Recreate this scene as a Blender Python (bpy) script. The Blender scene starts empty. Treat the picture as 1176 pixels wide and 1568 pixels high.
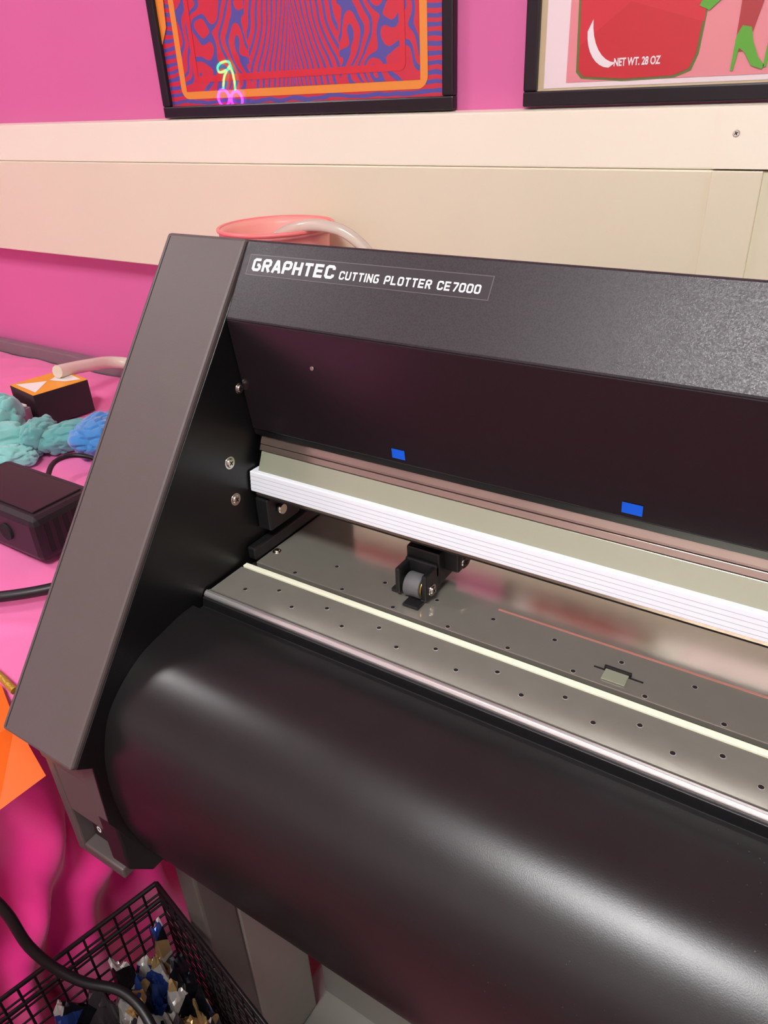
import bpy, bmesh, random
from math import *
from mathutils import Vector, Matrix, noise
random.seed(4)
scn=bpy.context.scene
COL=scn.collection
try:
    scn.view_settings.view_transform='Standard'
    scn.view_settings.look='None'
except Exception: pass

# ---------------------------------------------------------------- helpers
def s2l(c):
    return tuple((x/255/12.92 if x/255<=0.04045 else ((x/255+0.055)/1.055)**2.4) for x in c)+(1,)
class N:
    def __init__(s,m): s.t=m.node_tree; s.n=s.t.nodes; s.l=s.t.links
    def new(s,typ): return s.n.new(typ)
    def link(s,a,b): s.l.new(a,b)
    def math(s,op,a,b=None,c=None):
        x=s.n.new('ShaderNodeMath'); x.operation=op
        for i,v in enumerate((a,b,c)):
            if v is None: continue
            if hasattr(v,'is_linked'): s.l.new(v,x.inputs[i])
            else: x.inputs[i].default_value=v
        return x.outputs[0]
    def mix(s,f,a,b):
        x=s.n.new('ShaderNodeMix'); x.data_type='RGBA'
        for i,v in ((0,f),(6,a),(7,b)):
            if hasattr(v,'is_linked'): s.l.new(v,x.inputs[i])
            else: x.inputs[i].default_value=v
        return x.outputs[2]
def mat(name,rgb,rough=.5,metal=0,bump=0,bscale=300,var=0,vscale=8,coat=0,emit=0,spec=.5,trans=0,sheen=0,alpha=1,rvar=0,dust=0,dscale=60,spark=0):
    m=bpy.data.materials.new(name); m.use_nodes=True
    b=m.node_tree.nodes['Principled BSDF']; g=N(m)
    c=s2l(rgb)
    b.inputs['Base Color'].default_value=c
    b.inputs['Roughness'].default_value=rough
    b.inputs['Metallic'].default_value=metal
    b.inputs['Specular IOR Level'].default_value=spec
    b.inputs['Coat Weight'].default_value=coat
    b.inputs['Coat Roughness'].default_value=.02
    b.inputs['Transmission Weight'].default_value=trans
    b.inputs['Sheen Weight'].default_value=sheen
    b.inputs['Alpha'].default_value=alpha
    if emit:
        b.inputs['Emission Color'].default_value=c; b.inputs['Emission Strength'].default_value=emit
    tc=g.new('ShaderNodeTexCoord')
    if bump:
        no=g.new('ShaderNodeTexNoise'); no.inputs['Scale'].default_value=bscale; no.inputs['Detail'].default_value=2
        g.link(tc.outputs['Object'],no.inputs['Vector'])
        bp=g.new('ShaderNodeBump'); bp.inputs['Strength'].default_value=bump; bp.inputs['Distance'].default_value=.001
        g.link(no.outputs['Fac'],bp.inputs['Height']); g.link(bp.outputs['Normal'],b.inputs['Normal'])
    col=None
    if var or rvar:
        no=g.new('ShaderNodeTexNoise'); no.inputs['Scale'].default_value=vscale; no.inputs['Detail'].default_value=4
        g.link(tc.outputs['Object'],no.inputs['Vector'])
        if var:
            d=tuple(max(0,x*(1-var)) for x in c[:3])+(1,); e=tuple(min(1,x*(1+var)) for x in c[:3])+(1,)
            col=g.mix(no.outputs['Fac'],d,e); g.link(col,b.inputs['Base Color'])
        if rvar:
            g.link(g.math('MULTIPLY_ADD',no.outputs['Fac'],rvar,rough-rvar*.5),b.inputs['Roughness'])
    if spark:   # metallic flake speckle: roughness varies per grain
        vo=g.new('ShaderNodeTexVoronoi'); vo.inputs['Scale'].default_value=spark; g.link(tc.outputs['Object'],vo.inputs['Vector'])
        sp=g.new('ShaderNodeSeparateColor'); g.link(vo.outputs['Color'],sp.inputs[0])
        g.link(g.math('MULTIPLY_ADD',sp.outputs[0],.18,rough-.09),b.inputs['Roughness'])
        g.link(g.math('MULTIPLY',g.math('GREATER_THAN',sp.outputs[1],.6),.2),b.inputs['Metallic'])
    if dust:
        vo=g.new('ShaderNodeTexVoronoi'); vo.inputs['Scale'].default_value=dscale; g.link(tc.outputs['Object'],vo.inputs['Vector'])
        n2=g.new('ShaderNodeTexNoise'); n2.inputs['Scale'].default_value=9; g.link(tc.outputs['Object'],n2.inputs['Vector'])
        th=g.math('MULTIPLY',g.math('SUBTRACT',n2.outputs['Fac'],.5),dust)
        f=g.math('MULTIPLY',g.math('LESS_THAN',vo.outputs['Distance'],th),.12)
        g.link(g.mix(f,col if col else c,s2l((190,186,180))),b.inputs['Base Color'])
    return m
def empty(name,parent=None):
    e=bpy.data.objects.new(name,None); COL.objects.link(e); e.empty_display_size=.05
    if parent: e.parent=parent
    return e
def mesh(name,vs,fs,m=None,parent=None,smooth=False):
    me=bpy.data.meshes.new(name); me.from_pydata([tuple(v) for v in vs],[],fs); me.update()
    bm=bmesh.new(); bm.from_mesh(me); bmesh.ops.recalc_face_normals(bm,faces=bm.faces); bm.to_mesh(me); bm.free()
    o=bpy.data.objects.new(name,me); COL.objects.link(o)
    if m: me.materials.append(m)
    if smooth:
        for p in me.polygons: p.use_smooth=True
    if parent: o.parent=parent
    return o
def bevel(o,w,seg=2,ang=30):
    b=o.modifiers.new('bevel','BEVEL'); b.width=w; b.segments=seg; b.limit_method='ANGLE'; b.angle_limit=radians(ang)
    return o
def box(name,x0,x1,y0,y1,z0,z1,m,parent=None,bev=0,rot=None):
    vs=[(x,y,z) for x in(x0,x1) for y in(y0,y1) for z in(z0,z1)]
    if rot:
        cx,cy=(x0+x1)/2,(y0+y1)/2
        vs=[(cx+(x-cx)*cos(rot)-(y-cy)*sin(rot),cy+(x-cx)*sin(rot)+(y-cy)*cos(rot),z) for x,y,z in vs]
    fs=[(0,1,3,2),(4,6,7,5),(0,4,5,1),(2,3,7,6),(0,2,6,4),(1,5,7,3)]
    o=mesh(name,vs,fs,m,parent)
    if bev: bevel(o,bev)
    return o
def extr(name,prof,x0,x1,m,parent=None,closed=True,bev=0,smooth=False,nx=1):
    n=len(prof); vs=[];fs=[]
    for i in range(nx+1):
        x=x0+(x1-x0)*i/nx
        vs+=[(x,y,z) for y,z in prof]
    for i in range(nx):
        for j in range(n if closed else n-1):
            k=(j+1)%n
            fs.append((i*n+j,i*n+k,(i+1)*n+k,(i+1)*n+j))
    if closed:
        fs.append(tuple(range(n))); fs.append(tuple(nx*n+i for i in range(n))[::-1])
    o=mesh(name,vs,fs,m,parent,smooth)
    if bev: bevel(o,bev)
    return o
def cyl(name,p0,p1,r,m,parent=None,seg=24,r2=None,bev=0):
    p0=Vector(p0);p1=Vector(p1);d=(p1-p0);q=d.to_track_quat('Z','Y')
    r2=r if r2 is None else r2
    vs=[];
    for k,(p,rr) in enumerate(((p0,r),(p1,r2))):
        for i in range(seg):
            a=2*pi*i/seg; vs.append(p+q@Vector((rr*cos(a),rr*sin(a),0)))
    fs=[(i,(i+1)%seg,seg+(i+1)%seg,seg+i) for i in range(seg)]+[tuple(range(seg)),tuple(range(seg,2*seg))]
    o=mesh(name,vs,fs,m,parent)
    for p in o.data.polygons:
        if len(p.vertices)==4:p.use_smooth=True
    if bev: bevel(o,bev)
    return o
def tube(name,pts,r,m,parent=None,cyc=False,res=8,poly=False):
    cu=bpy.data.curves.new(name,'CURVE'); cu.dimensions='3D'; cu.bevel_depth=r; cu.bevel_resolution=3; cu.use_fill_caps=True; cu.resolution_u=res
    if poly:
        sp=cu.splines.new('POLY'); sp.points.add(len(pts)-1)
        for i,p in enumerate(pts): sp.points[i].co=(*p,1)
        sp.use_cyclic_u=cyc
    else:
        sp=cu.splines.new('BEZIER'); sp.bezier_points.add(len(pts)-1)
        for i,p in enumerate(pts):
            b=sp.bezier_points[i]; b.co=p; b.handle_left_type=b.handle_right_type='AUTO'
        sp.use_cyclic_u=cyc
    cu.materials.append(m)
    o=bpy.data.objects.new(name,cu); COL.objects.link(o)
    if parent:o.parent=parent
    return o
def multitube(name,paths,r,m,parent=None):
    cu=bpy.data.curves.new(name,'CURVE'); cu.dimensions='3D'; cu.bevel_depth=r; cu.bevel_resolution=2
    for pts in paths:
        sp=cu.splines.new('POLY'); sp.points.add(len(pts)-1)
        for i,p in enumerate(pts): sp.points[i].co=(*p,1)
    cu.materials.append(m)
    o=bpy.data.objects.new(name,cu); COL.objects.link(o)
    if parent:o.parent=parent
    return o
def text(name,s,M,w,h,m,parent=None,off=.02,ext=.0002):
    cu=bpy.data.curves.new(name,'FONT'); cu.body=s; cu.size=1; cu.offset=off; cu.extrude=0.01
    cu.materials.append(m)
    o=bpy.data.objects.new(name,cu); COL.objects.link(o)
    bpy.context.view_layer.update()
    bb=[Vector(c) for c in o.bound_box]
    x0=min(b.x for b in bb);x1=max(b.x for b in bb);y0=min(b.y for b in bb);y1=max(b.y for b in bb)
    S=Matrix.Diagonal((w/(x1-x0),h/(y1-y0),ext/.01,1))@Matrix.Translation((-x0,-y0,0))
    o.matrix_world=M@S
    if parent:
        mw=o.matrix_world.copy(); o.parent=parent; o.matrix_world=mw
    return o
# squared techno lettering made of thick strokes
GL={'G':[((4,6),(0,6),(0,0),(4,0),(4,3),(2.2,3))],'R':[((0,-.7),(0,6),(4,6),(4,2.8),(0,2.8)),((2,2.8),(4,-.7))],
'A':[((-.2,-.7),(1.7,6),(2.3,6),(4.2,-.7)),((.9,1.6),(3.1,1.6))],'P':[((0,-.7),(0,6),(4,6),(4,2.4),(0,2.4))],'H':[((0,-.7),(0,6.7)),((4,-.7),(4,6.7)),((0,3),(4,3))],
'T':[((-.4,6),(4.4,6)),((2,6),(2,-.7))],'E':[((4.3,6),(0,6),(0,0),(4.3,0)),((0,3),(3.9,3))],'C':[((4,4.3),(4,6),(0,6),(0,0),(4,0),(4,1.7))],
'U':[((0,6.7),(0,0),(4,0),(4,6.7))],'I':[((0,-.7),(0,6.7))],'N':[((0,-.7),(0,6.7)),((0,6),(4,0)),((4,-.7),(4,6.7))],'L':[((0,6.7),(0,0),(4.3,0))],
'O':[((2,6),(0,6),(0,0),(4,0),(4,6),(2,6))],'0':[((2,6),(0,6),(0,0),(4,0),(4,6),(2,6))],'7':[((0,6),(4,6),(4,5),(1.6,-.7))]}
CH=set('GRPCUO0')
def strokes(name,s,M,w,h,m,parent,t=1.5,gap=2.0):
    quads=[];x=0
    for ch in s:
        if ch==' ': x+=4.2; continue
        adv=0 if ch=='I' else 4
        for pl in GL[ch]:
            pts=[Vector((a+x,b)) for a,b in pl]
            if ch in CH:
                q=[pts[0]]
                for i in range(1,len(pts)-1):
                    p=pts[i];a=(pts[i-1]-p);b=(pts[i+1]-p)
                    q+= [p+a.normalized()*min(.8,a.length*.45),p+b.normalized()*min(.8,b.length*.45)]
                q.append(pts[-1]); pts=q
            for i in range(len(pts)-1):
                a,b=pts[i],pts[i+1];d=(b-a).normalized();n=Vector((-d.y,d.x))*t/2
                j=t/2 if ch in 'EL' else .22*t
                e0=0 if i==0 else j; e1=0 if i==len(pts)-2 else j
                if ch in 'HITN': e0=e1=0
                aa=a-d*e0;bb=b+d*e1
                quads.append([aa-n,bb-n,bb+n,aa+n])
        x+=adv+gap+t*.35
    X0=min(v.x for q in quads for v in q);X1=max(v.x for q in quads for v in q)
    Y0=-.7;Y1=6.7
    vs=[];fs=[]
    for k,q in enumerate(quads):
        b=len(vs)
        for v in q: vs.append(M@Vector(((v.x-X0)/(X1-X0)*w,(v.y-Y0)/(Y1-Y0)*h,.0001+.000002*(k%5))))
        fs.append((b,b+1,b+2,b+3))
    return mesh(name,vs,fs,m,parent)
def catmull(P,n=6):
    out=[]
    for i in range(len(P)-1):
        p0=P[max(i-1,0)];p1=P[i];p2=P[i+1];p3=P[min(i+2,len(P)-1)]
        for k in range(n):
            t=k/n
            out.append(tuple(.5*((2*p1[j])+(-p0[j]+p2[j])*t+(2*p0[j]-5*p1[j]+4*p2[j]-p3[j])*t*t+(-p0[j]+3*p1[j]-3*p2[j]+p3[j])*t**3) for j in range(len(p1))))
    out.append(P[-1]); return out
def screw(name,p,nrm,r,m,md,parent):
    e=empty(name,parent)
    p=Vector(p);n=Vector(nrm).normalized()
    cyl('washer',p-n*.001,p+n*.0006,r*1.25,m,e,20)
    cyl('head',p,p+n*.0022,r,m,e,20,r2=r*.75)
    q=n.to_track_quat('Z','Y')
    for a in(.5,.5+pi/2):
        d=q@Vector((cos(a),sin(a),0)); t=q@Vector((-sin(a),cos(a),0))
        vs=[];c=p+n*.0023
        for sx in(-1,1):
            for sy in(-1,1):
                vs.append(c+d*r*.5*sx+t*r*.12*sy)
        mesh('slot',vs,[(0,1,3,2)],md,e)
    return e

# ---------------------------------------------------------------- materials
M_strip=mat('grey_brown_powdercoat',(88,80,77),.5,.0,.12,1500,.05,40)
M_canopy=mat('charcoal_textured_paint',(42,38,42),.42,.1,.10,1500,.10,900,spec=.5,spark=1300)
M_lid=mat('dark_smoked_plastic',(30,24,28),.26,0,.03,1200,spec=.5)
M_black=mat('black_satin_metal',(13,13,14),.34,0,.06,900)
M_blackpl=mat('black_plastic',(20,20,22),.45,0,.1,600)
M_cover=mat('black_roll_cover',(26,25,25),.31,.0,.05,1200,.1,30,spec=.5,rvar=.05,dust=.5,dscale=190)
M_metal=mat('brushed_platen_steel',(176,173,160),.18,.6,.03,400,.08,60,rvar=.08)
M_metal2=mat('polished_rear_platen',(182,178,166),.12,.68,.02,400,.06,60,rvar=.06)
M_alu=mat('bright_aluminium',(225,224,220),.28,.8,.03,300)
M_white=mat('white_enamel_bar',(240,246,252),.25,0,0)
M_rib=mat('bar_rib_grey_line',(188,192,194),.4,.2)  # grey aluminium ribs on the white bar
M_green=mat('pale_green_anodised_plate',(166,170,148),.22,.35,.02,200,.05,12)
M_bronze=mat('reflective_rail',(166,148,136),.16,.8,.02,300,.12,18)
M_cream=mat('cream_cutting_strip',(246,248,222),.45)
M_chrome=mat('chrome_screw',(200,196,185),.22,1)
M_dark=mat('dark_void',(8,8,8),.8)
M_rubber=mat('grey_rubber',(96,96,98),.6,0,.3,900)
M_blue=mat('blue_sticker',(0,96,230),.4)
M_txt=mat('white_print',(245,245,242),.5)
M_label=mat('label_film',(48,44,48),.38,.1,.1,1200)
M_lblrim=mat('label_outline',(100,95,93),.4)
M_pinkwall=mat('pink_wall_paint',(222,112,168),.55,0,.1,60,.03,3)
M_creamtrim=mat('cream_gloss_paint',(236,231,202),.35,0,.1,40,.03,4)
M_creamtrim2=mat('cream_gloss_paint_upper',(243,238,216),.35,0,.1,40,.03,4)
M_offwhite=mat('off_white_paint',(222,221,219),.7,0,.1,60,.03,3)
M_floor=mat('dusky_rose_vinyl_floor',(150,72,84),.5,0,.1,40,.15,6)  # unseen floor; rose tint chosen to redden reflections on lid and cover
M_ceil=mat('ceiling_white',(232,232,230),.8,0,.1,60,.02,3)
M_frame=mat('black_wood_frame',(24,19,24),.35,0,.1,80,.1,30)
M_pinkfab=mat('magenta_satin_fabric',(242,48,144),.42,0,.25,900,.12,14,sheen=.3)
M_pinktop_lit=mat('magenta_cloth_lit_top',(243,122,180),.5,0,.2,500,.08,8,sheen=.2)  # lighter copy of the magenta cloth, lit top painted into the colour
M_standlt=mat('stand_grey_metal',(144,142,134),.5,.1,.05,800,.04,30)
M_standdk=mat('stand_dark_grey_metal',(96,91,85),.5,.1,.05,800,.04,30)
M_wire=mat('black_wire_coating',(16,15,16),.35)
M_cable=mat('black_cable_rubber',(18,18,19),.42)

# ---------------------------------------------------------------- room
box('floor',-3.3,2.6,-1.6,1.12,-.1,0,M_floor)
box('ceiling',-3.3,2.6,-1.6,1.12,2.6,2.7,M_ceil)
box('wall_back',-3.3,2.6,1.02,1.12,0,2.6,M_pinkwall)
box('wall_left',-3.3,-3.2,-1.5,1.02,0,2.6,M_pinkwall)
box('wall_right',2.5,2.6,-1.5,1.02,0,2.6,M_offwhite)
box('wall_front',-3.3,2.6,-1.6,-1.5,0,2.6,M_offwhite)
tr=empty('trim_1')
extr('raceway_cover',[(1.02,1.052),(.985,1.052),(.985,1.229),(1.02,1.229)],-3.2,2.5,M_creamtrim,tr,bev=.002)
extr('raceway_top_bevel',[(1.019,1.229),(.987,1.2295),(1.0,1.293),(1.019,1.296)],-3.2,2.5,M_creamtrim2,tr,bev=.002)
box('joint_cover',.271,.325,.979,.986,1.052,1.229,M_creamtrim,tr,.001)
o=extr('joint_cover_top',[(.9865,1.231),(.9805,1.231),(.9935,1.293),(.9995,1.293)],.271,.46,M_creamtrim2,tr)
screw('joint_screw',(.289,.9885,1.266),(0,-1,.2),.0042,M_chrome,M_dark,tr)

def panel_light(name,x,y,lx,ly,st):
    e=empty(name)
    box('housing',x-lx/2-.02,x+lx/2+.02,y-ly/2-.02,y+ly/2+.02,2.56,2.6,M_offwhite,e,.004)
    m=mat('light_diffuser',(250,250,249),.5,emit=st)
    box('diffuser',x-lx/2,x+lx/2,y-ly/2,y+ly/2,2.55,2.559,m,e)
panel_light('ceiling_light',.38,-.62,.64,.32,58)
panel_light('ceiling_light',-1.65,-.22,.5,.34,36)
panel_light('ceiling_light',1.9,-.3,.6,.3,18)

# ---------------------------------------------------------------- cutting plotter
PL=empty('cutting_plotter')
side=[(.492,1.222),(.204,.855),(.224,.838),(.226,.80),(.300,.70),(.33,.665),(.58,.665),(.615,.80),(.615,1.16),(.585,1.196)]
strip=extr('side_cover',side,-.095,-.0005,M_strip,PL,bev=.0025)
dv=Vector((0,.204-.492,.855-1.222)).normalized(); nn=Vector((0,dv.z,-dv.y)); 
if nn.y>0: nn=-nn
a=Vector((0,.492,1.222))+dv*.003; b=Vector((0,.204,.855))-dv*.003
vs=[]
for p in(a,b):
    for x in(-.0905,-.0897):
        vs.append(Vector((x,p.y,p.z))+nn*.0002)
mesh('cover_seam',vs,[(0,1,3,2)],M_dark,PL)
lin=[(.494,1.216),(.2085,.853),(.2215,.842),(.2195,.773),(.248,.701),(.262,.668),(.578,.668),(.612,.80),(.612,1.155),(.582,1.190)]
extr('inner_side_plate',lin,-.0005,.0012,M_black,PL,bev=.0006)
lo=empty('power_switch_housing',PL)
fy=.227
box('housing_left',-.091,-.078,fy,.40,.668,.815,M_strip,lo,.002)
box('housing_top',-.078,-.002,fy,.40,.735,.815,M_strip,lo,.002)
box('housing_bottom',-.078,-.020,fy,.40,.668,.682,M_strip,lo,.002)
extr('housing_right',[(fy+.006,.77),(fy-.002,.77),(fy-.002,.70),(fy+.02,.672),(.40,.672),(.40,.77)],-.026,-.001,M_blackpl,lo,bev=.002)
extr('cover_tail',[(.222,.842),(.2205,.773),(.2245,.765),(.2275,.80),(.2285,.842)],-.020,-.0008,M_strip,lo,bev=.001)
box('recess_back',-.078,-.02,fy+.022,.39,.682,.735,M_dark,lo)
box('rocker_switch',-.070,-.045,fy+.010,fy+.024,.690,.727,M_blackpl,lo,.003)
Mx=Matrix(((1,0,0,0),(0,0,-1,0),(0,1,0,0),(0,0,0,1)))
text('switch_mark','O',Matrix.Translation((-.061,fy+.0098,.702))@Mx,.006,.008,M_txt,lo)

L=.70
extr('canopy',[(.4925,1.2215),(.452,1.164),(.456,1.160),(.60,1.150),(.60,1.188),(.585,1.195)],.0015,L,M_canopy,PL,bev=.0018)
extr('lid_face',[(.4525,1.1635),(.466,1.058),(.474,1.056),(.474,1.16)],.0018,L,M_lid,PL,bev=.001)
def band(x,s,off=0.0):
    p=Vector((x,.4925,1.2215))-Vector((0,.5757,.8177))*s+Vector((0,-.8177,.5757))*off
    return p
def bandM(x,s,off):
    p=band(x,s,off)
    return Matrix(((1,0,0,p.x),(0,.5757,-.8177,p.y),(0,.8177,.5757,p.z),(0,0,0,1)))
def bandquad(name,x0,x1,s0,s1,off,m,par):
    mesh(name,[band(x0,s0,off),band(x1,s0,off),band(x1,s1,off),band(x0,s1,off)],[(0,1,2,3)],m,par)
lb=empty('name_label',PL)
bandquad('label_rim',.010,.235,.0125,.0305,.00025,M_lblrim,lb)
bandquad('label_face',.0106,.2344,.0131,.0299,.0004,M_label,lb)
strokes('label_brand_text','GRAPHTEC',bandM(.0155,.0268,.0006),.085,.0108,M_txt,lb,t=1.6,gap=1.9)
strokes('label_model_text','CUTTING PLOTTER CE7000',bandM(.1055,.0266,.0006),.122,.0068,M_txt,lb,t=1.4,gap=2.0)
def lidp(x,t,off=.0006):
    a=Vector((x,.4525,1.1635)); b=Vector((x,.466,1.058)); p=a.lerp(b,t); return p+Vector((0,-off,0))
for i,(x,w) in enumerate(((.163,.0125),(.354,.0145))):
    mesh('blue_tag_%d'%(i+1),[lidp(x-w/2,.87),lidp(x+w/2,.87),lidp(x+w/2,.955),lidp(x-w/2,.955)],[(0,1,2,3)],M_blue,PL)
p=lidp(.088,.30,.0008)
cyl('lid_pin',(p.x,p.y+.001,p.z),(p.x,p.y-.0008,p.z),.0017,M_chrome,PL,12)
extr('lid_lip',[(.467,1.0575),(.475,1.0555),(.475,1.050),(.4685,1.051)],.002,L,M_black,PL)
extr('rail_upper',[(.4705,1.0505),(.4675,1.045),(.4665,1.0435),(.48,1.043),(.48,1.052)],.008,L,M_bronze,PL,bev=.0004)
extr('rail_lower',[(.4668,1.0425),(.4645,1.0375),(.476,1.036),(.476,1.043)],.008,L,M_bronze,PL,bev=.0004)
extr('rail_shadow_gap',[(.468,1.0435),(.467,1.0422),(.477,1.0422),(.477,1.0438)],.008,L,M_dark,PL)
extr('green_plate',[(.4650,1.0365),(.4570,1.0195),(.470,1.0185),(.476,1.036)],.010,L,M_green,PL,bev=.0004)
extr('white_bar',[(.4525,1.0195),(.4505,.9995),(.464,.998),(.466,1.0195)],.003,L,M_white,PL,bev=.0008)
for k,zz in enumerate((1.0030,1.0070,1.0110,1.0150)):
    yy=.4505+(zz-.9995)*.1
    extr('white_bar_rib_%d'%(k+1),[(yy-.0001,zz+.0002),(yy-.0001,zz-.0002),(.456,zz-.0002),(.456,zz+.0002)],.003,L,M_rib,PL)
extr('lower_rail_edge',[(.4535,.9985),(.4540,.9945),(.470,.993),(.470,.9985)],.006,L,M_bronze,PL,bev=.0004)
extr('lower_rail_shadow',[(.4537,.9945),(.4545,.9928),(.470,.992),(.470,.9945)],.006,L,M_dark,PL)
extr('rail_core',[(.472,1.05),(.474,.994),(.55,.994),(.585,1.03),(.585,1.15),(.48,1.15)],.004,L,M_black,PL)
# platen
extr('platen_front',[(.377,.930),(.4215,.930),(.4215,.924),(.377,.924)],.0045,L,M_metal,PL,bev=.0006)
extr('platen_nose_bar',[(.3765,.9306),(.3735,.9300),(.3715,.9275),(.3725,.915),(.3765,.915)],.002,L,M_alu,PL,bev=.0008)
extr('platen_edge_groove',[(.3766,.9301),(.3766,.9306),(.3776,.9306),(.3776,.9301)],.0045,L,M_standdk,PL)
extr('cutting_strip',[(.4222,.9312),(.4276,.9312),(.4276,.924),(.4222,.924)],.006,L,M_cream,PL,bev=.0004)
extr('strip_groove',[(.4276,.9250),(.4345,.9250),(.4345,.92),(.4276,.92)],.003,L,M_dark,PL)
extr('platen_rear',[(.4345,.9300),(.575,.9300),(.60,.922),(.612,.90),(.605,.895),(.4345,.924)],.012,L,M_metal2,PL,bev=.0006)
extr('platen_bed',[(.374,.922),(.58,.922),(.58,.70),(.40,.70)],.0015,L,M_dark,PL)
extr('red_line',[(.4798,.9302),(.4820,.9302),(.4820,.9299),(.4798,.9299)],.25,L,mat('muted_red_line',(186,120,108),.3),PL)  # thin muted red line along the rear platen
holes=[]
for k in range(-6,8):
    for (x,y) in((.364+.055*k,.394),(.393+.055*k,.408),(.388+.055*k,.438),(.417+.055*k,.466)):
        if .03<x<.68: holes.append((x,y))
vs=[];fs=[]
for (x,y) in holes:
    b=len(vs)
    for i in range(12):
        a=2*pi*i/12; vs.append((x+.0019*cos(a),y+.0019*sin(a),.9303))
    fs.append(tuple(range(b,b+12)))
mesh('vacuum_holes',vs,fs,M_dark,PL)
vs=[];fs=[]
for (x,y) in holes:
    b=len(vs)
    for i in range(16):
        a=2*pi*i/16
        vs.append((x+.0019*cos(a),y+.0019*sin(a),.93035)); vs.append((x+.0024*cos(a),y+.0024*sin(a),.93015))
    for i in range(16):
        j=(i+1)%16; fs.append((b+2*i,b+2*j,b+2*j+1,b+2*i+1))
mesh('vacuum_hole_rims',vs,fs,M_alu,PL)
screw('platen_screw',(.018,.459,.930),(0,0,1),.0035,M_chrome,M_dark,PL)
pc=empty('paper_sensor_clip',PL)
box('clip_slot',.345,.383,.4508,.4522,.9301,.9306,M_dark,pc)
box('clip_plate',.354,.372,.440,.4525,.9304,.9315,M_green,pc,.0004)
box('clip_edge',.3525,.3735,.4525,.4545,.9300,.9335,M_blackpl,pc,.0005)
extr('front_trough',[(.3728,.926),(.3725,.912),(.352,.914),(.3545,.9225),(.358,.9225),(.360,.9165),(.368,.9165),(.3695,.925)],.002,L,M_blackpl,PL,bev=.0005)
P=[(.3575,.9235),(.342,.9235),(.322,.920),(.294,.914),(.269,.900),(.250,.882),(.240,.862),(.233,.836),(.2305,.797),(.235,.750),(.249,.702),(.272,.668),(.32,.648)]
extr('roll_cover',catmull(P,6),.0015,L,M_cover,PL,closed=False,smooth=True,nx=4)
extr('bottom_pan',[(.315,.650),(.58,.650),(.58,.70),(.33,.70)],.0015,L,M_black,PL)
extr('back_cover_lower',[(.58,.66),(.612,.66),(.612,.895),(.60,.895)],.0015,L,M_strip,PL)
extr('back_cover_upper',[(.587,1.03),(.612,1.03),(.612,1.15),(.60,1.186),(.587,1.186)],.0015,L,M_strip,PL)
screw('inner_screw_1',(.0012,.457,1.100),(1,0,0),.0038,M_chrome,M_dark,PL)
screw('inner_screw_2',(.0012,.431,1.037),(1,0,0),.0048,M_chrome,M_dark,PL)
screw('inner_screw_3',(.0012,.431,.999),(1,0,0),.0048,M_chrome,M_dark,PL)
br=empty('rail_end_bracket',PL)
box('bracket_plate',.0015,.018,.455,.50,.955,.990,M_blackpl,br,.002)
box('bracket_foot',.0015,.012,.435,.55,.9305,.944,M_blackpl,br,.002)
cyl('bracket_pin',(.018,.470,.975),(.024,.470,.975),.005,M_chrome,br)
pr=empty('pinch_roller',PL)
rx=.178;ry=.470
box('roller_block',rx-.018,rx+.016,ry+.006,ry+.040,.938,.972,M_blackpl,pr,.002)
box('roller_block_top',rx-.012,rx+.030,ry+.016,ry+.045,.950,.992,M_blackpl,pr,.002)
box('roller_arm_left',rx-.017,rx-.012,ry-.016,ry+.012,.934,.960,M_blackpl,pr,.0015)
box('roller_arm_right',rx+.010,rx+.015,ry-.016,ry+.012,.934,.960,M_blackpl,pr,.0015)
box('roller_arm_bridge',rx-.017,rx+.015,ry+.002,ry+.012,.948,.962,M_blackpl,pr,.0015)
cyl('roller_wheel',(rx-.009,ry-.006,.9415),(rx+.007,ry-.006,.9415),.0112,M_rubber,pr,32,bev=.001)
cyl('roller_hub',(rx-.0115,ry-.006,.9415),(rx+.0105,ry-.006,.9415),.0045,M_alu,pr)
cyl('roller_brass_washer',(rx+.007,ry-.006,.9415),(rx+.009,ry-.006,.9415),.0095,mat('brass',(190,160,90),.3,1),pr)
screw('roller_screw_1',(rx+.0155,ry-.006,.9415),(1,0,0),.0045,M_chrome,M_dark,pr)
screw('roller_screw_2',(rx+.0305,ry+.026,.958),(1,-.3,0),.0055,M_chrome,M_dark,pr)
box('roller_foot_left',rx-.024,rx-.018,ry-.012,ry-.004,.930,.934,M_blackpl,pr,.0008)
box('roller_foot',rx-.004,rx+.012,ry-.026,ry-.014,.9302,.933,M_blackpl,pr,.0008)
side_r=extr('side_cover_right',side,L,L+.16,M_strip,PL,bev=.0025)
cp=empty('control_panel',PL)
bandquad('panel_face',L+.02,L+.14,.02,.15,.0006,M_blackpl,cp)
bandquad('panel_display',L+.03,L+.10,.03,.065,.0012,mat('lcd_screen',(90,120,150),.2,emit=.3),cp)
for r in range(3):
    for c in range(4):
        bandquad('panel_button',L+.032+.025*c,L+.050+.025*c,.08+.022*r,.094+.022*r,.0014,M_lblrim,cp)

# ---------------------------------------------------------------- stand
ST=empty('plotter_stand')
for nm,x in(('left',-.03),('right',.73)):
    e=empty('leg_'+nm,ST)
    box('leg_column',x,x+.03,.33,.43,.06,.655,M_standlt,e,.003)
    box('leg_front_plate',x,x+.03,.285,.3295,.10,.655,M_standdk,e,.003)
    box('leg_foot',x-.01,x+.04,.10 if x>0 else .335,.72,.055,.10,M_standlt,e,.006)
    for y in((.16,.66) if x>0 else (.40,.66)):
        cyl('caster_wheel',(x+.005,y,.026),(x+.027,y,.026),.026,M_blackpl,e,bev=.003)
        box('caster_fork',x+.002,x+.030,y-.012,y+.012,.03,.058,M_alu,e,.002)
box('cross_beam',.0,.73,.45,.50,.12,.30,M_standlt,ST,.004)
box('cross_shelf',.0,.73,.335,.60,.10,.118,M_standlt,ST,.003)

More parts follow.
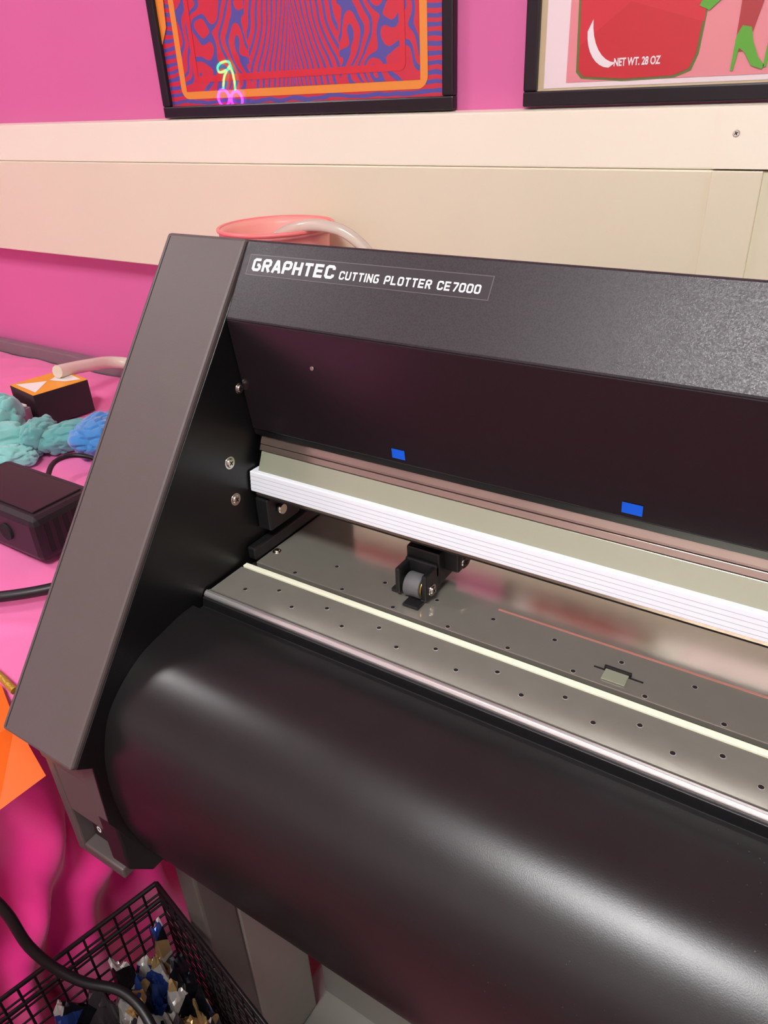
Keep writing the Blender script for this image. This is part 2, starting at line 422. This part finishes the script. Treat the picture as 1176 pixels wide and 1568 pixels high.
# ---------------------------------------------------------------- posters
def pmat(name,fn,rough=.5):
    m=bpy.data.materials.new(name); m.use_nodes=True; g=N(m); b=m.node_tree.nodes['Principled BSDF']
    b.inputs['Roughness'].default_value=rough; b.inputs['Coat Weight'].default_value=1; b.inputs['Coat Roughness'].default_value=.01
    tc=g.new('ShaderNodeTexCoord'); sp=g.new('ShaderNodeSeparateXYZ'); g.link(tc.outputs['Object'],sp.inputs[0])
    g.link(fn(g,sp.outputs[0],sp.outputs[2],tc.outputs['Object']),b.inputs['Base Color']); return m
RED=s2l((210,34,58)); BLU=s2l((78,78,164))
def zebra(g,x,z,vec):
    ax=g.math('ABSOLUTE',g.math('ADD',x,.347))
    cv=g.new('ShaderNodeCombineXYZ'); g.link(ax,cv.inputs[0]); g.link(z,cv.inputs[2])
    n=g.new('ShaderNodeTexNoise'); n.inputs['Scale'].default_value=16; n.inputs['Detail'].default_value=.6; g.link(cv.outputs[0],n.inputs['Vector'])
    arch=g.math('ADD',g.math('MULTIPLY',z,200.0),g.math('MULTIPLY',g.math('POWER',ax,.7),330.0))
    arch=g.math('MULTIPLY_ADD',n.outputs['Fac'],14.0,arch)
    side=g.math('MULTIPLY_ADD',n.outputs['Fac'],50.0,g.math('MULTIPLY',g.math('ADD',g.math('MULTIPLY',z,.5),ax),130.0))
    near=g.math('LESS_THAN',ax,.085)
    p=g.math('ADD',g.math('MULTIPLY',near,arch),g.math('MULTIPLY',g.math('SUBTRACT',1.0,near),side))
    s=g.math('GREATER_THAN',g.math('SINE',p),.35)
    return g.mix(s,RED,BLU)
def stripes(g,x,z,vec):
    n=g.new('ShaderNodeTexNoise'); n.inputs['Scale'].default_value=18; g.link(vec,n.inputs['Vector'])
    p=g.math('MULTIPLY_ADD',n.outputs['Fac'],10.0,g.math('MULTIPLY',z,560.0))
    return g.mix(g.math('GREATER_THAN',g.math('SINE',p),.0),RED,BLU)
M_zeb=pmat('psychedelic_print',zebra); M_str=pmat('striped_border_print',stripes)
def flat(name,rgb): return pmat(name,lambda g,x,z,v:g.mix(0.0,s2l(rgb),s2l(rgb)))
M_org=flat('orange_print',(240,150,48)); M_redp=flat('red_print',(216,32,50))
YO=.0075
def quad(name,x0,x1,z0,z1,y,m,par): y+=YO; return mesh(name,[(x0,y,z0),(x1,y,z0),(x1,y,z1),(x0,y,z1)],[(0,1,2,3)],m,par)
def polyx(name,pts,y,m,par): y+=YO; return mesh(name,[(x,y,z) for x,z in pts],[tuple(range(len(pts)))],m,par)
def rrect(name,x0,x1,z0,z1,w,r,y,m,par):
    y+=YO
    def ring(x0,x1,z0,z1,r):
        o=[]
        for cx,cz,a0 in((x1-r,z1-r,0),(x0+r,z1-r,90),(x0+r,z0+r,180),(x1-r,z0+r,270)):
            for k in range(7):
                a=radians(a0+15*k); o.append((cx+r*cos(a),y,cz+r*sin(a)))
        return o
    A=ring(x0,x1,z0,z1,r);B=ring(x0+w,x1-w,z0+w,z1-w,max(r-w,.001));n=len(A)
    return mesh(name,A+B,[(i,(i+1)%n,n+(i+1)%n,n+i) for i in range(n)],m,par)
def frame(par,x0,x1,z0,z1,w,y0,y1):
    box('frame_bottom',x0,x1,y0,y1,z0,z0+w,M_frame,par,.002)
    box('frame_top',x0,x1,y0,y1,z1-w,z1,M_frame,par,.002)
    box('frame_left',x0,x0+w,y0,y1,z0+w,z1-w,M_frame,par,.002)
    box('frame_right',x1-w,x1,y0,y1,z0+w,z1-w,M_frame,par,.002)
P1=empty('framed_poster')
frame(P1,-.632,-.076,1.2965,2.10,.017,1.006,1.0195)
quad('print_border',-.617,-.090,1.31,2.09,1.006,M_str,P1)
rrect('print_orange_border',-.588,-.118,1.323,2.075,.012,.016,1.0055,M_org,P1)
quad('print_artwork',-.576,-.130,1.334,2.063,1.005,M_zeb,P1)
rrect('print_red_border',-.554,-.152,1.346,2.05,.009,.010,1.0045,M_redp,P1)
polyx('orange_corner',[(-.616,1.40),(-.600,1.425),(-.594,1.50),(-.616,1.50)],1.0045,M_org,P1)  # orange patch over the upper left border
P2=empty('framed_poster')
frame(P2,.024,.60,1.2975,2.05,.017,1.006,1.0195)
M_matb=flat('mat_beige_fillet',(216,196,156)); M_matw=flat('mat_white',(246,230,230)); M_pp=flat('pale_pink_print',(236,146,152))
M_bag=flat('snack_bag_red',(206,22,38)); M_grn=flat('green_print',(88,176,36)); M_wht=flat('white_print_ink',(245,238,238)); M_leg=flat('leg_red_print',(176,40,44)); M_dg=flat('dark_green_outline',(96,120,40))
quad('mat_fillet',.038,.590,1.311,2.04,1.006,M_matb,P2)
quad('mat_board',.049,.58,1.317,2.03,1.0055,M_matw,P2)
quad('print_background',.078,.56,1.3225,2.0,1.005,M_pp,P2)
bag=[(.093,1.335),(.100,1.328),(.150,1.324),(.205,1.325),(.222,1.331),(.228,1.345),(.232,1.40),(.236,1.60),(.088,1.60),(.090,1.42)]
polyx('bag_outline',[(x+(.003 if x>.15 else -.003),z-(.002 if z<1.34 else 0)) for x,z in bag],1.0046,M_dg,P2)
polyx('snack_bag',bag,1.0042,M_bag,P2)
polyx('bag_shade',[(.092,1.36),(.15,1.40),(.232,1.375),(.236,1.60),(.088,1.60)],1.0041,M_redp,P2)
mo=[]
for k in range(9):
    a=radians(180+k*11); mo.append((.131+.030*cos(a),1.374+.038*sin(a)))
for k in range(9):
    a=radians(268-k*11); mo.append((.140+.032*cos(a)-.001,1.386+.045*sin(a)))
polyx('bag_swoosh',mo,1.0038,M_wht,P2)
text('bag_text','NET WT. 28 OZ',Matrix.Translation((.136,1.0038+YO,1.337))@Mx,.054,.0085,M_wht,P2,off=.03)
def heel(dx,dz,s,nm):
    h=[(0,0),(.003,0),(.006,.022),(.012,.018),(.022,.004),(.034,0),(.036,.004),(.028,.012),(.020,.028),(.016,.042),(.006,.044),(.001,.034)]
    polyx(nm,[(dx+x*s,dz+z*s) for x,z in h],1.0036,M_grn,P2)
polyx('leg_a',[(.268,1.345),(.280,1.345),(.292,1.40),(.30,1.60),(.262,1.60),(.268,1.42)],1.004,M_leg,P2)
polyx('leg_b',[(.305,1.35),(.318,1.35),(.328,1.40),(.345,1.60),(.305,1.60),(.300,1.42)],1.004,M_leg,P2)
heel(.267,1.327,.95,'green_shoe_a'); heel(.300,1.329,1.0,'green_shoe_b')
polyx('green_boot',[(.225,1.39),(.236,1.385),(.248,1.395),(.262,1.42),(.275,1.44),(.27,1.47),(.25,1.45),(.243,1.50),(.232,1.50),(.238,1.42)],1.0036,M_grn,P2)

NE=empty('neon_cherry_sign')
mg=mat('neon_green',(60,255,150),.5,emit=22); mp=mat('neon_purple',(190,60,255),.5,emit=30)
cxn=-2.79;cz=1.36;yn=-1.47
def circ(cx,cz,r): return [(cx+r*cos(2*pi*k/10),yn,cz+r*sin(2*pi*k/10)) for k in range(10)]
tube('cherry_a',circ(cxn-.05,cz-.055,.040),.007,mp,NE,cyc=True)
tube('cherry_b',circ(cxn+.045,cz-.065,.040),.007,mp,NE,cyc=True)
tube('stem_a',[(cxn-.045,yn,cz-.015),(cxn-.02,yn,cz+.05),(cxn+.03,yn,cz+.10)],.006,mg,NE)
tube('stem_b',[(cxn+.045,yn,cz-.025),(cxn+.045,yn,cz+.04),(cxn+.03,yn,cz+.10)],.006,mg,NE)
tube('leaf',[(cxn+.03,yn,cz+.10),(cxn-.02,yn,cz+.115),(cxn-.065,yn,cz+.08),(cxn-.01,yn,cz+.075)],.006,mg,NE,cyc=True)
box('sign_backing',cxn-.11,cxn+.11,-1.4995,-1.485,cz-.12,cz+.14,mat('clear_acrylic_back',(120,110,120),.2),NE,.004)

# ---------------------------------------------------------------- table with pink cloth
TB=empty('worktable')
box('tabletop',-1.9,-.20,-.08,1.0,.76,.790,M_offwhite,TB)
for x in(-1.85,-.27):
    for y in(-.03,.94): box('table_leg',x,x+.04,y,y+.04,0,.76,M_standdk,TB)
box('table_back_edge',-1.9,-.20,.994,1.018,.792,.823,mat('grey_edge_trim',(128,112,116),.4,0,.2,60,.2,30),TB,.003)
def cloth():
    vs=[];fs=[]
    NY=260
    ys=[-.10+1.09*i/NY for i in range(NY+1)]
    cs=[(-1.9+ (1.70)*i/150,.7955,0) for i in range(151)]
    for k in range(1,7):
        a=pi/2*k/6; cs.append((-.20+.018*sin(a),.7775+.018*cos(a),0))
    for k in range(1,80):
        cs.append((-.182,.7775-.755*k/79,k/79))
    nc=len(cs)
    for y in ys:
        for (x,z,t) in cs:
            q=Vector((x*5,y*5,.3)); 
            if t==0:
                w=noise.noise(q)*.003+max(0,noise.noise(Vector((x*9+y*4,y*7-x*5,2))))*.006+max(0,.25-abs(noise.noise(Vector((x*6-y*9,y*3+x*2,7)))))*.012
                if z<.79: w*=.3
                vs.append((x,y,z+w*(1 if x<-.21 else .3)-.001))
            else:
                n1=noise.noise(Vector((y*4,t*3,1)))
                f=sin(y*55+9*t+5*n1)*.022*min(1,t*4)+sin(y*120-9*t+4*n1)*.007*min(1,t*4)+.01*noise.noise(Vector((y*9,t*8,4)))*min(1,t*5)
                vs.append((x+f*.8-.014*min(1,t*4),y,z))
    for i in range(len(ys)-1):
        for j in range(nc-1):
            fs.append((i*nc+j,i*nc+j+1,(i+1)*nc+j+1,(i+1)*nc+j))
    o=mesh('tablecloth',vs,fs,M_pinktop_lit,TB,True)
    o.data.materials.append(M_pinkfab)
    for p in o.data.polygons:
        if p.center.z<.79: p.material_index=1
    vs=[];fs=[]
    nx=160;nz=40
    for i in range(nx+1):
        x=-1.9+1.718*i/nx
        for j in range(nz+1):
            t=j/nz; z=.7945-.773*t
            vs.append((x,-.10-.006+sin(x*40+2*noise.noise(Vector((x*3,t,0))))*.016*min(1,t*3),z))
    for i in range(nx):
        for j in range(nz): fs.append((i*(nz+1)+j,i*(nz+1)+j+1,(i+1)*(nz+1)+j+1,(i+1)*(nz+1)+j))
    mesh('tablecloth_front_fall',vs,fs,M_pinkfab,TB,True)
cloth()

TBX=empty('gift_box')
M_ob=mat('orange_card',(240,164,30),.4); M_wc=mat('white_card',(246,244,238),.4); M_bx=mat('dark_brown_card',(34,27,29),.5)
def obox(par,c4,z0,z1,m,name):
    vs=[(x,y,z0) for x,y in c4]+[(x,y,z1) for x,y in c4]
    return bevel(mesh(name,vs,[(0,1,2,3),(4,5,6,7),(0,1,5,4),(1,2,6,5),(2,3,7,6),(3,0,4,7)],m,par),.001)
c4=[(-.79,.723),(-.770,.828),(-.868,.845),(-.885,.738)]
obox(TBX,c4,.802,.865,M_bx,'box_body')
mesh('lid_orange',[(*p,.8655) for p in c4],[(0,1,2,3)],M_ob,TBX)
mesh('lid_white_triangle',[(-.80,.735,.866),(-.835,.785,.866),(-.875,.745,.866)],[(0,1,2)],M_wc,TBX)
mesh('lid_white_triangle_b',[(-.80,.80,.866),(-.782,.822,.866),(-.855,.838,.866),(-.835,.79,.866)],[(0,1,2,3)],M_wc,TBX)
GB=empty('metal_bar_tool'); M_mv=mat('mauve_grey_metal',(176,150,162),.35,.3)
obox(GB,[(-.800,.702),(-.803,.719),(-1.05,.730),(-1.05,.680)],.802,.843,M_mv,'bar_body')
obox(GB,[(-.805,.705),(-.807,.716),(-1.045,.725),(-1.045,.685)],.8435,.848,M_wc,'bar_cap')
HT=empty('clear_hose'); M_hose=mat('milky_hose',(244,236,214),.25,0,spec=.6,trans=.2)
tube('hose',[(-.825,.805,.880),(-.842,.88,.866),(-.845,.955,.850),(-.80,.976,.842),(-.66,.974,.834),(-.50,.97,.828)],.0125,M_hose,HT)
def towel(name,lobes,rgb,seed,n=64):
    e=empty(name); m=mat(name+'_terry',rgb,.9,0,.7,900,.15,60,sheen=.5)
    allv=[];allf=[]
    for (cx,cy,cz,rx,ry,rz,rot) in lobes:
        b=len(allv)
        for i in range(n+1):
            for j in range(n):
                ph=pi*i/n; th=2*pi*j/n
                d=Vector((cos(th)*sin(ph),sin(th)*sin(ph),cos(ph)))
                q=d*1.6+Vector((seed+cx*40,0,0))
                cre=abs(noise.noise(q*1.4+Vector((3,1,2))))
                r=1+.20*noise.noise(q)-.30*max(0,.22-cre)/.22*.5+.03*noise.noise(q*3)
                x=d.x*rx*r;y=d.y*ry*r
                allv.append((cx+x*cos(rot)-y*sin(rot),cy+x*sin(rot)+y*cos(rot),max(.8015,cz+d.z*rz*r)))
        for i in range(n):
            for j in range(n):
                k=(j+1)%n; allf.append((b+i*n+j,b+i*n+k,b+(i+1)*n+k,b+(i+1)*n+j))
    mesh('folded_cloth',allv,allf,m,e,True); return e
towel('microfiber_towel',[(-.79,.655,.845,.034,.040,.050,.5),(-.745,.612,.825,.070,.034,.036,.9),(-.80,.63,.82,.085,.052,.030,.3),(-.70,.60,.815,.045,.03,.022,.6)],(132,204,196),3)
towel('microfiber_towel',[(-.70,.662,.828,.026,.050,.032,.4),(-.665,.69,.822,.030,.052,.028,-.3)],(100,176,172),8)
towel('microfiber_towel',[(-.60,.70,.828,.046,.040,.034,.5),(-.64,.74,.822,.034,.055,.028,.2)],(66,146,214),5)
DV=empty('power_adapter')
box('adapter_body',-.58,-.372,.43,.535,.802,.868,M_blackpl,DV,.010)
for k in range(6): box('adapter_vent',-.376,-.3715,.445+.014*k,.452+.014*k,.815,.858,M_dark,DV)
box('adapter_top_panel',-.56,-.39,.445,.52,.8675,.870,M_black,DV,.002)
cyl('adapter_knob',(-.44,.427,.835),(-.44,.434,.835),.012,M_dark,DV)
tube('adapter_wire',[(-.50,.53,.84),(-.54,.60,.85),(-.50,.63,.84),(-.40,.60,.82),(-.30,.55,.812)],.004,M_cable,DV)
C1=empty('power_cord')
tube('cord',[(-.62,.24,.812),(-.45,.27,.812),(-.37,.33,.812),(-.30,.40,.812),(-.25,.50,.812),(-.24,.62,.812)],.007,M_cable,C1)
OE=empty('orange_envelope'); 
mesh('envelope_sheet',[(-.21,.262,.804),(-.150,.238,.804),(-.105,.228,.764),(-.112,.180,.760),(-.150,.165,.802),(-.40,.13,.804),(-.38,.27,.804)],[(0,1,4,5,6),(1,2,3,4)],mat('orange_plastic',(250,104,14),.4),OE)
GT=empty('gold_ribbon')
tube('ribbon_braid',[(-.36,.285,.808),(-.28,.275,.808),(-.22,.268,.808),(-.185,.262,.808)],.004,mat('gold_braid',(190,160,60),.4,.6,1.0,400),GT)

BK=empty('watering_can'); M_pk=mat('pink_plastic',(250,172,160),.35,0,spec=.6); M_pk2=mat('pink_plastic_rim',(246,134,132),.35)
prof=[(.055,.802),(.062,.90),(.070,1.02),(.078,1.14),(.081,1.150),(.084,1.150),(.084,1.156),(.080,1.158),(.076,1.150),(.068,1.05),(.060,.93),(.052,.815),(0.0001,.812)]
def lathe(name,prof,cx,cy,m,par,n=48):
    vs=[];fs=[]
    for r,z in prof:
        for i in range(n):
            a=2*pi*i/n; vs.append((cx+r*cos(a),cy+r*sin(a),z))
    for k in range(len(prof)-1):
        for i in range(n):
            j=(i+1)%n; fs.append((k*n+i,k*n+j,(k+1)*n+j,(k+1)*n+i))
    return mesh(name,vs,fs,m,par,True)
lathe('can_body',prof,-.305,.885,M_pk,BK)
ring=[(-.305+.084*cos(2*pi*k/16),.885+.084*sin(2*pi*k/16),1.157) for k in range(16)]
tube('can_rim',ring,.003,M_pk2,BK,cyc=True)
M_tub=mat('translucent_tubing',(246,242,226),.2,0,trans=.45)
tube('can_hose',[(-.285,.86,1.146),(-.25,.855,1.160),(-.20,.86,1.166),(-.155,.87,1.150),(-.12,.88,1.10),(-.10,.89,1.0),(-.14,.88,.86),(-.24,.80,.815)],.008,M_tub,BK)

# ---------------------------------------------------------------- basket, cable, tassel
WB=empty('wire_basket')
ang=radians(-13); ux=Vector((cos(ang),sin(ang),0)); uy=Vector((sin(ang),-cos(ang),0))
A=Vector((-.085,.290,0)); W=.25; D=.235; H0=.004; H1=.53
paths=[]
def bp(u,v,z): return A+ux*u+uy*v+Vector((0,0,z))
nw=13
for i in range(nw+1):
    u=W*i/nw; v=D*i/nw
    paths+= [[bp(u,0,H1),bp(u,0,H0),bp(u,D,H0),bp(u,D,H1)],[bp(0,v,H1),bp(0,v,H0),bp(W,v,H0),bp(W,v,H1)]]
for k in range(27):
    z=H0+(H1-H0)*k/27; paths.append([bp(0,0,z),bp(W,0,z),bp(W,D,z),bp(0,D,z),bp(0,0,z)])
multitube('basket_grid',paths,.0015,M_wire,WB)
multitube('basket_rim',[[bp(0,0,z),bp(W,0,z),bp(W,D,z),bp(0,D,z),bp(0,0,z)] for z in(H1,H1-.03)],.0030,M_wire,WB)
BC=empty('packaging_scraps')
m=bpy.data.materials.new('foil_scraps'); m.use_nodes=True; g=N(m); b=m.node_tree.nodes['Principled BSDF']
tc=g.new('ShaderNodeTexCoord'); vo=g.new('ShaderNodeTexVoronoi'); vo.inputs['Scale'].default_value=38; g.link(tc.outputs['Object'],vo.inputs['Vector'])
rp=g.new('ShaderNodeValToRGB'); rp.color_ramp.interpolation='CONSTANT'; g.link(vo.outputs['Color'],rp.inputs[0])
els=rp.color_ramp.elements
cols=[(0,(22,22,28)),(.3,(70,62,66)),(.45,(190,186,180)),(.58,(40,60,120)),(.68,(170,140,95)),(.78,(30,28,34)),(.9,(90,190,190))]
els[0].color=s2l(cols[0][1]); els[1].position=cols[1][0]; els[1].color=s2l(cols[1][1])
for p,c in cols[2:]:
    e=els.new(p); e.color=s2l(c)
g.link(rp.outputs[0],b.inputs['Base Color']); b.inputs['Metallic'].default_value=.5; b.inputs['Roughness'].default_value=.25
vs=[];fs=[];n=70
for i in range(n+1):
    for j in range(n+1):
        q=bp(.012+(W-.024)*i/n,.012+(D-.024)*j/n,0)
        h=.45+.05*noise.noise(Vector((i*.13,j*.13,0)))+.03*noise.cell(Vector((i*.16,j*.18,1)))+.015*noise.noise(Vector((i*.5,j*.5,3)))
        edge=min(i,j,n-i,n-j)
        vs.append((q.x,q.y,h if edge>0 else .02))
for i in range(n):
    for j in range(n): fs.append((i*(n+1)+j,i*(n+1)+j+1,(i+1)*(n+1)+j+1,(i+1)*(n+1)+j))
mesh('crumpled_foil_heap',vs,fs,m,BC)
C2=empty('extension_cord')
tube('cord',[(-.30,.03,.808),(-.19,.10,.812),(-.135,.128,.74),(-.10,.145,.673),(-.085,.150,.600),(-.06,.166,.55),(-.02,.19,.52),(.04,.18,.49)],.0052,M_cable,C2)
TS=empty('pink_tassel'); mt=mat('pale_pink_yarn',(250,180,200),.7)
pts=[]
for k in range(14):
    x=-.115+.05*random.random(); y=.335+.03*random.random()
    pts.append([(-.09,.35,.666),(x,y,.60),(x+random.uniform(-.02,.02),y+random.uniform(-.01,.01),.55-.02*random.random())])
multitube('tassel_strands',pts,.003,mt,TS)

# ---------------------------------------------------------------- world + camera
w=bpy.data.worlds.new('world'); scn.world=w; w.use_nodes=True
w.node_tree.nodes['Background'].inputs[0].default_value=(1,.98,.97,1); w.node_tree.nodes['Background'].inputs[1].default_value=.3
cam=bpy.data.cameras.new('camera'); co=bpy.data.objects.new('camera',cam); COL.objects.link(co)
cam.sensor_fit='HORIZONTAL'; cam.sensor_width=36; cam.lens=36*1136.86/1176; cam.clip_start=.01
R=Matrix.Rotation(.59467,3,'Z')@Matrix.Rotation(1.04929,3,'X')@Matrix.Rotation(-.05008,3,'Z')
co.matrix_world=Matrix.Translation((.46,0,1.33))@R.to_4x4()
scn.camera=co
